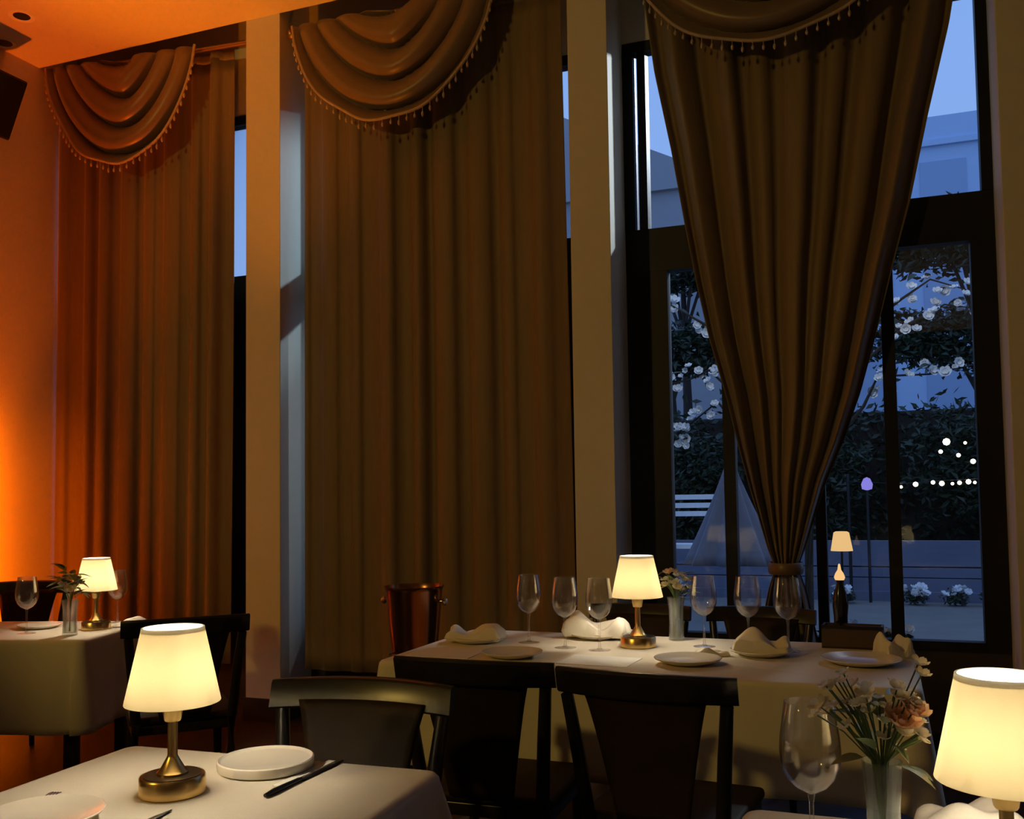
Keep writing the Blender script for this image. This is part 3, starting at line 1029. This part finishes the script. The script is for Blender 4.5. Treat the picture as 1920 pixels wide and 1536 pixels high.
def tree(label, x, y, z, rx, ry, rz_, n, size, seed, loose=.0):
    t = thing('tree', label, 'tree', (x, y, -.02))
    obj('trunk', tube([(0, 0, 0), (.05, .02, z * .5), (0, 0, z + .1)], [.13, .1, .05], 9), 'bark', t)
    for k in range(4):
        a = 1.6 * k + seed
        obj('branch', tube([(0, 0, z * .75), (rx * .3 * cos(a), ry * .3 * sin(a), z + .02), (rx * .7 * cos(a), ry * .6 * sin(a), z + rz_ * .3)], [.04, .03, .012], 6), 'bark', t)
    o = obj('crown', leaf_cloud(n, rx, ry, rz_, size, seed, .5, loose), 'dark_leaf', t, smooth=False, loc=(0, 0, z + .02))
    return t


tree('dark leafy tree whose crown shows high at the far pane', 1.6, 17.8, 5.62, 1.8, .6, .42, 4000, .2, 1, .35)
tree('dark leafy tree whose crown shows high through the pane near the pillar', -3.7, 19.6, 6.1, 1.9, .6, .42, 4000, .2, 2, .35)
tree('dark leafy tree with its crown between two gaps of sky', 1.5, 16.7, 3.82, 1.5, .4, .42, 4200, .17, 3, .3)
tree('small dark tree seen through the pane near the pillar', -3.4, 16.7, 3.9, 1.4, .4, .38, 3600, .17, 4, .3)
tree('bushy dark tree behind the garden lights', 1.8, 14.6, 1.75, 1.4, .6, 1.0, 4600, .15, 5)
tree('bushy dark tree beside the parasol', -3.0, 14.6, 1.55, 1.1, .6, 1.0, 3600, .15, 6)
tree('bushy dark tree between the parasol and the garden lights', -1.0, 14.6, 1.8, .75, .6, 1.15, 3600, .15, 7)


t = thing('garden_hedge', 'tall dark clipped hedge behind the garden trees', 'hedge', (-1.5, 15.75, -.02))
obj('hedge_core', bx(-5.5, 5.5, -.25, .25, 0, 2.6, bev=.05), 'bark', t, smooth=False)
bm = bmesh.new()
rr = random.Random(77)
for k in range(6500):
    p = Vector((rr.uniform(-5.6, 5.6), rr.uniform(-.42, -.2), rr.uniform(.05, 2.6) + abs(rr.gauss(0, .12))))
    d = Vector((rr.gauss(0, 1), rr.gauss(0, .6), rr.gauss(0, .8))).normalized()
    e = d.cross(Vector((rr.gauss(0, 1), rr.gauss(0, 1), rr.gauss(0, 1)))).normalized()
    L, w = .15 * rr.uniform(.7, 1.3), .15 * rr.uniform(.3, .5)
    bm.faces.new([bm.verts.new(x) for x in (p - d * L / 2, p + e * w / 2, p + d * L / 2, p - e * w / 2)])
obj('hedge_leaves', bm, 'dark_leaf', t, smooth=False)


def bush(label, x, y, z, rx, ry, rz_, n, nb, seed, bsize=.06):
    t = thing('flowering_bush', label, 'bush', (x, y, z), 0, 'white flowering bushes outside')
    obj('leaves', leaf_cloud(n, rx, ry, rz_, .06, seed, .2), 'dark_leaf', t, smooth=False, loc=(0, 0, rz_ * .9))
    rr = random.Random(seed)
    me = blossom_mesh(6, bsize, 'outwhite', 'blossom', 2)
    for k in range(nb):
        a = rr.uniform(0, 2 * pi)
        child('blossom', me, t, (rx * .9 * cos(a) * rr.random(), ry * rr.uniform(-.9, .3), rz_ * rr.uniform(1.0, 1.95)), (rr.uniform(-.6, .9), rr.uniform(-.6, .6), a), rr.uniform(.7, 1.3))
    return t


for k, (x, z) in enumerate(((-2.6, 0), (-1.2, 0), (-.48, 0), (.35, 0), (.8, 0), (1.2, 0))):
    bush(['white flowering bush by the low wall next to the pillar', 'white flowering bush by the low wall beside the parasol', 'white flowering bush by the low wall behind the curtain tail',
          'white flowering bush by the low wall, third from the window edge', 'white flowering bush by the low wall, second from the window edge',
          'white flowering bush by the low wall at the window edge'][k], x, 12.75, -.02, .17, .14, .11, 260, 14, 40 + k, .055)
t = thing('window_box', 'dark planter just outside the window sill', 'planter', (-.03, 5.75, 0))
obj('planter_box', bx(-.42, .42, -.1, .1, -.02, .5, bev=.01), 'frame', t, smooth=False)
for k, x in enumerate((-.22, .03)):
    bush(['white flowering plant outside the sill, nearer the curtain', 'white flowering plant outside the sill, by the thick mullion'][k], x, 5.75, .515, .12, .08, .05, 120, 12, 60 + k, .032)

t = thing('leaf_glint_tree', 'small added tree outside behind the gathered curtain, white petals standing in for glints on leaves', 'tree', (-.62, 8.6, -.02))  # added tree: white petals imitate bright highlights on the leaves
obj('trunk', tube([(0, 0, 0), (.03, 0, 1.2), (0, .02, 2.2), (.02, 0, 3.0)], [.05, .04, .03, .012], 8), 'bark', t)
BO = [((0, 1.5), (.5, 2.1), (.62, 2.35), (1.02, 2.34), (1.4, 2.4)), ((0, 2.2), (.5, 2.75), (.82, 2.98), (1.05, 3.12), (1.38, 2.98)),
      ((0, 2.1), (.55, 2.5), (.85, 2.75), (1.15, 2.9), (1.4, 2.85)), ((0, 2.3), (-.6, 2.75), (-.85, 2.92), (-1.15, 3.12), (-1.3, 3.02)),
      ((0, 1.7), (-.5, 2.2), (-.78, 2.48), (-1.0, 2.4), (-1.25, 2.38)), ((0, 1.3), (-.5, 1.9), (-.72, 2.2), (-.95, 2.03), (-1.1, 1.92))]
bmesh_b = blossom_mesh(6, .052, 'outwhite', 'blossom', 2)
leaf_b = leaf_mesh(.11, .026, 'dark_leaf')
rr = random.Random(31)
for i, pts in enumerate(BO):
    P = [Vector((a, .05 * sin(i + k), b)) for k, (a, b) in enumerate(pts)]
    obj('bough', tube(P, [.022, .016, .012, .008, .004], 6), 'bark', t)
    for k in range(15):
        w = 1.6 + 2.4 * rr.random()
        q = P[int(w)].lerp(P[min(4, int(w) + 1)], w - int(w)) + Vector((rr.gauss(0, .05), rr.gauss(0, .05), rr.gauss(0, .05)))
        child('blossom', bmesh_b, t, q, (rr.uniform(.4, 1.7), rr.uniform(-.7, .7), rr.uniform(-.6, .6)), rr.uniform(.55, 1.15))
        if k % 2:
            child('leaf', leaf_b, t, q + Vector((rr.gauss(0, .05), .04, rr.gauss(0, .05))), (rr.uniform(-1, 1), rr.uniform(-1, 1), rr.uniform(0, 6)), rr.uniform(.7, 1.2))

# parasol, folded
t = thing('patio_parasol', 'folded blue-grey parasol standing outside beside the curtain', 'parasol', (-1.3, 9.0, -.02))
obj('pole', tube([(0, 0, 0), (0, 0, 1.75)], .022, 10), 'steel', t)


def par(u, v):
    a = 2 * pi * u
    r = (.03 + .36 * v ** 1.15) * (1 + .16 * cos(8 * a))
    return (r * cos(a), r * sin(a) * .8, 1.68 - .95 * v)


obj('canopy', grid(par, 64, 10), 'parasol', t, solid=.006)
obj('base_plate', lathe([(0, 0), (.25, 0), (.25, .05), (.05, .07), (0, .07)], 28), 'blacksteel', t)

t = thing('garden_bench', 'pale slatted bench outside, seen past the pillar', 'bench', (-2.15, 11.5, -.02))
for k in range(3):
    obj('slat', bx(-.5, .5, .1, .14, 1.12 + .1 * k, 1.18 + .1 * k), 'outwhite', t, smooth=False)
obj('seat', bx(-.5, .5, -.3, .08, .75, .8), 'outwhite', t, smooth=False)
for s in (-1, 1):
    obj('post', bx(s * .45 - .03, s * .45 + .03, .05, .1, 0, 1.4), 'blacksteel', t, smooth=False)

# garden lights
t = thing('garden_light_string', 'string of small warm garden lights in front of the trees', 'string lights', (.7, 13.05, 0))
GB = [(-.47, 1.42), (-.1, 1.47), (0, 1.455), (.12, 1.45), (.2, 1.46), (.3, 1.47), (.37, 1.46), (.44, 1.47), (-.3, 1.45), (.07, 1.97), (.2, 1.8), (.36, 1.72), (.28, 1.95), (.0, 1.85)]
wire = tube([(-1.1, 0, 1.5), (-.5, 0, 1.46), (0, 0, 1.49), (.5, 0, 1.51), (.9, 0, 1.6)], .006, 6)
obj('wire', wire, 'blacksteel', t)
for k, (x, z) in enumerate(GB):
    r = .02 + .006 * (k % 3) if k != 9 else .045
    obj('bulb', lathe([(0, -r), (r * .7, -r * .7), (r, 0), (r * .7, r * .7), (0, r)], 12), 'garden_bulb', t, loc=(x, -.02, z))
for s in (-1.1, .9):
    obj('post', tube([(s, .05, -.02), (s, .05, 1.6)], .02, 8), 'blacksteel', t)
t = thing('violet_lantern', 'small violet lantern glowing outside between the mullions', 'lantern', (-.17, 12.9, 0))
obj('lantern_glass', lathe([(0, 1.38), (.06, 1.4), (.07, 1.46), (.04, 1.53), (0, 1.55)], 16), 'blue_bulb', t)
obj('lantern_post', tube([(0, 0, -.02), (0, 0, 1.385)], .018, 8), 'blacksteel', t)

t = thing('reflection_standin_lamp', 'added amber lamp on a slim post outside, standing in for a reflection in the window', 'lamp', (-.345, 9.0, -.02))  # glowing stand-in for a lamp mirrored in the pane, no lamp stands here
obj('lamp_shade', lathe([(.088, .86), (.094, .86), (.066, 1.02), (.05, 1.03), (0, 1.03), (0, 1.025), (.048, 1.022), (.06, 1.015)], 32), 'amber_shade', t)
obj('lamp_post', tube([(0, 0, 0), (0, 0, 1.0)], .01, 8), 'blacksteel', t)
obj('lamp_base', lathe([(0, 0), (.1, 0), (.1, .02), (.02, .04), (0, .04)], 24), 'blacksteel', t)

# buildings across the street
t = thing('building', 'pale building across the garden with rows of dim windows', 'building', (2.5, 27, -.02))
obj('wall', bx(-5.6, 8, 0, 6, 0, 11.2), 'facade', t, smooth=False)
for r in range(4):
    obj('cornice', bx(-5.65, 8.05, -.12, .0, 2.9 + 2.5 * r, 3.05 + 2.5 * r), 'facade', t, smooth=False)
    for c in range(7):
        x = -5 + 1.85 * c
        obj('window', bx(x, x + 1.1, -.03, .0, 1.0 + 2.5 * r, 2.5 + 2.5 * r), 'facglass', t, smooth=False)
t = thing('building', 'grey building with sloping roof seen past the pillar', 'building', (-6.6, 26, -.02))
obj('wall', bx(-3.2, 3, 0, 5, 0, 9.8), 'facade_dark', t, smooth=False)
bm = bmesh.new()
vs = [bm.verts.new(p) for p in ((-3.4, -.2, 9.8), (3.2, -.2, 9.8), (-3.4, -.2, 13.2), (-3.4, 5.2, 9.8), (3.2, 5.2, 9.8), (-3.4, 5.2, 13.2))]
for q in ((0, 1, 2), (3, 5, 4), (0, 3, 4, 1), (1, 4, 5, 2), (0, 2, 5, 3)):
    bm.faces.new([vs[i] for i in q])
obj('roof', bm, 'facade_dark', t, smooth=False)

# ------------------------------------------------------------------ sky and lights
w = bpy.data.worlds.new('dusk')
SC.world = w
w.use_nodes = True
nt = w.node_tree
bg = nt.nodes['Background']
tc = nt.nodes.new('ShaderNodeTexCoord')
sp = nt.nodes.new('ShaderNodeSeparateXYZ')
rp = nt.nodes.new('ShaderNodeValToRGB')
rp.color_ramp.elements[0].position = 0.0
rp.color_ramp.elements[0].color = (.30, .48, .92, 1)
rp.color_ramp.elements[1].position = .7
rp.color_ramp.elements[1].color = (.24, .44, .95, 1)
nt.links.new(tc.outputs['Generated'], sp.inputs[0])
nt.links.new(sp.outputs['Z'], rp.inputs['Fac'])
nt.links.new(rp.outputs['Color'], bg.inputs['Color'])
bg.inputs['Strength'].default_value = 1.0


def light(name, kind, loc, target, power, col, size=.1, spot=90, blend=.5):
    d = bpy.data.lights.new(name, kind)
    d.energy = power
    d.color = col
    if kind == 'SPOT':
        d.spot_size = radians(spot)
        d.spot_blend = blend
        d.shadow_soft_size = size
    elif kind == 'AREA':
        d.size = size
    else:
        d.shadow_soft_size = size
    o = bpy.data.objects.new(name, d)
    COL.objects.link(o)
    o.location = loc
    v = Vector(target) - Vector(loc)
    o.rotation_euler = v.to_track_quat('-Z', 'Y').to_euler()
    return o


light('wall_track_spot', 'SPOT', (-4.6, -2.8, 3.9), (-1.1, 5.0, 2.8), 290, (1, .63, .13), .15, 56, .3)
def uplight(name, loc, target, power, col, sx, sy):
    o = light(name, 'AREA', loc, target, power, col, sx)
    o.data.shape = 'RECTANGLE'
    o.data.size_y = sy
    return o


light('orange_floor_uplight', 'SPOT', (-5.05, 4.15, .3), (-4.9, 4.42, 4.4), 460, (1, .12, .0), .06, 54, .8)
light('amber_floor_uplight', 'SPOT', (-3.25, 3.95, .3), (-3.45, 4.3, 4.42), 420, (1, .24, .0), .06, 42, .8)
uplight('orange_wall_strip', (-5.25, 4.47, .95), (-5.45, 4.6, .95), 16, (1, .14, .0), .06, 1.8)
light('blossom_fill_spot', 'SPOT', (-.35, 5.75, 4.3), (-.2, 8.8, 2.6), 110, (.8, .9, 1.0), .08, 70, .5)  # added spot without a fitting, brightens the white petals outside
light('added_daylight_spot', 'SPOT', (2.6, 8.6, 4.6), (.05, 3.65, .75), 420, (.6, .8, 1.0), .15, 26, .6)  # added cool spot, puts bluish light on the long table's end
light('room_fill', 'AREA', (.5, -2.5, 4.2), (.5, 0, 0), 3, (1, .6, .28), 2.5)
light('added_daylight_spot', 'SPOT', (.7, 8.6, 5.0), (-1.33, 5.2, 2.7), 1350, (.85, .94, 1.0), .12, 40, .5)  # added spot outside, brightens the side of the second pillar
light('added_daylight_spot', 'SPOT', (-2.3, 8.2, 4.6), (-3.45, 5.05, 2.4), 560, (.56, .82, 1.0), .12, 42, .5)  # added spot outside, brightens the side of the first pillar

# ------------------------------------------------------------------ camera
cd = bpy.data.cameras.new('camera')
cam = bpy.data.objects.new('camera', cd)
COL.objects.link(cam)
cam.location = (0, 0, 1.34)
cam.rotation_mode = 'QUATERNION'
rot = Matrix.Rotation(radians(21), 3, 'Z') @ Matrix.Rotation(radians(93), 3, 'X') @ Matrix.Rotation(radians(-.8), 3, 'Z')
cam.rotation_quaternion = rot.to_quaternion()
cd.sensor_width = 36
cd.lens = 1800 / 1920 * 36
cd.shift_y = (841 - 768) / 1920
cd.clip_start = .02
SC.camera = cam

vs_ = SC.view_settings
vs_.view_transform = 'Standard'
vs_.look = 'None'
vs_.exposure = 0
vs_.gamma = 1
vs_.use_curve_mapping = False
SC.cycles.use_denoising = True
SC.cycles.max_bounces = 8
SC.cycles.transparent_max_bounces = 24
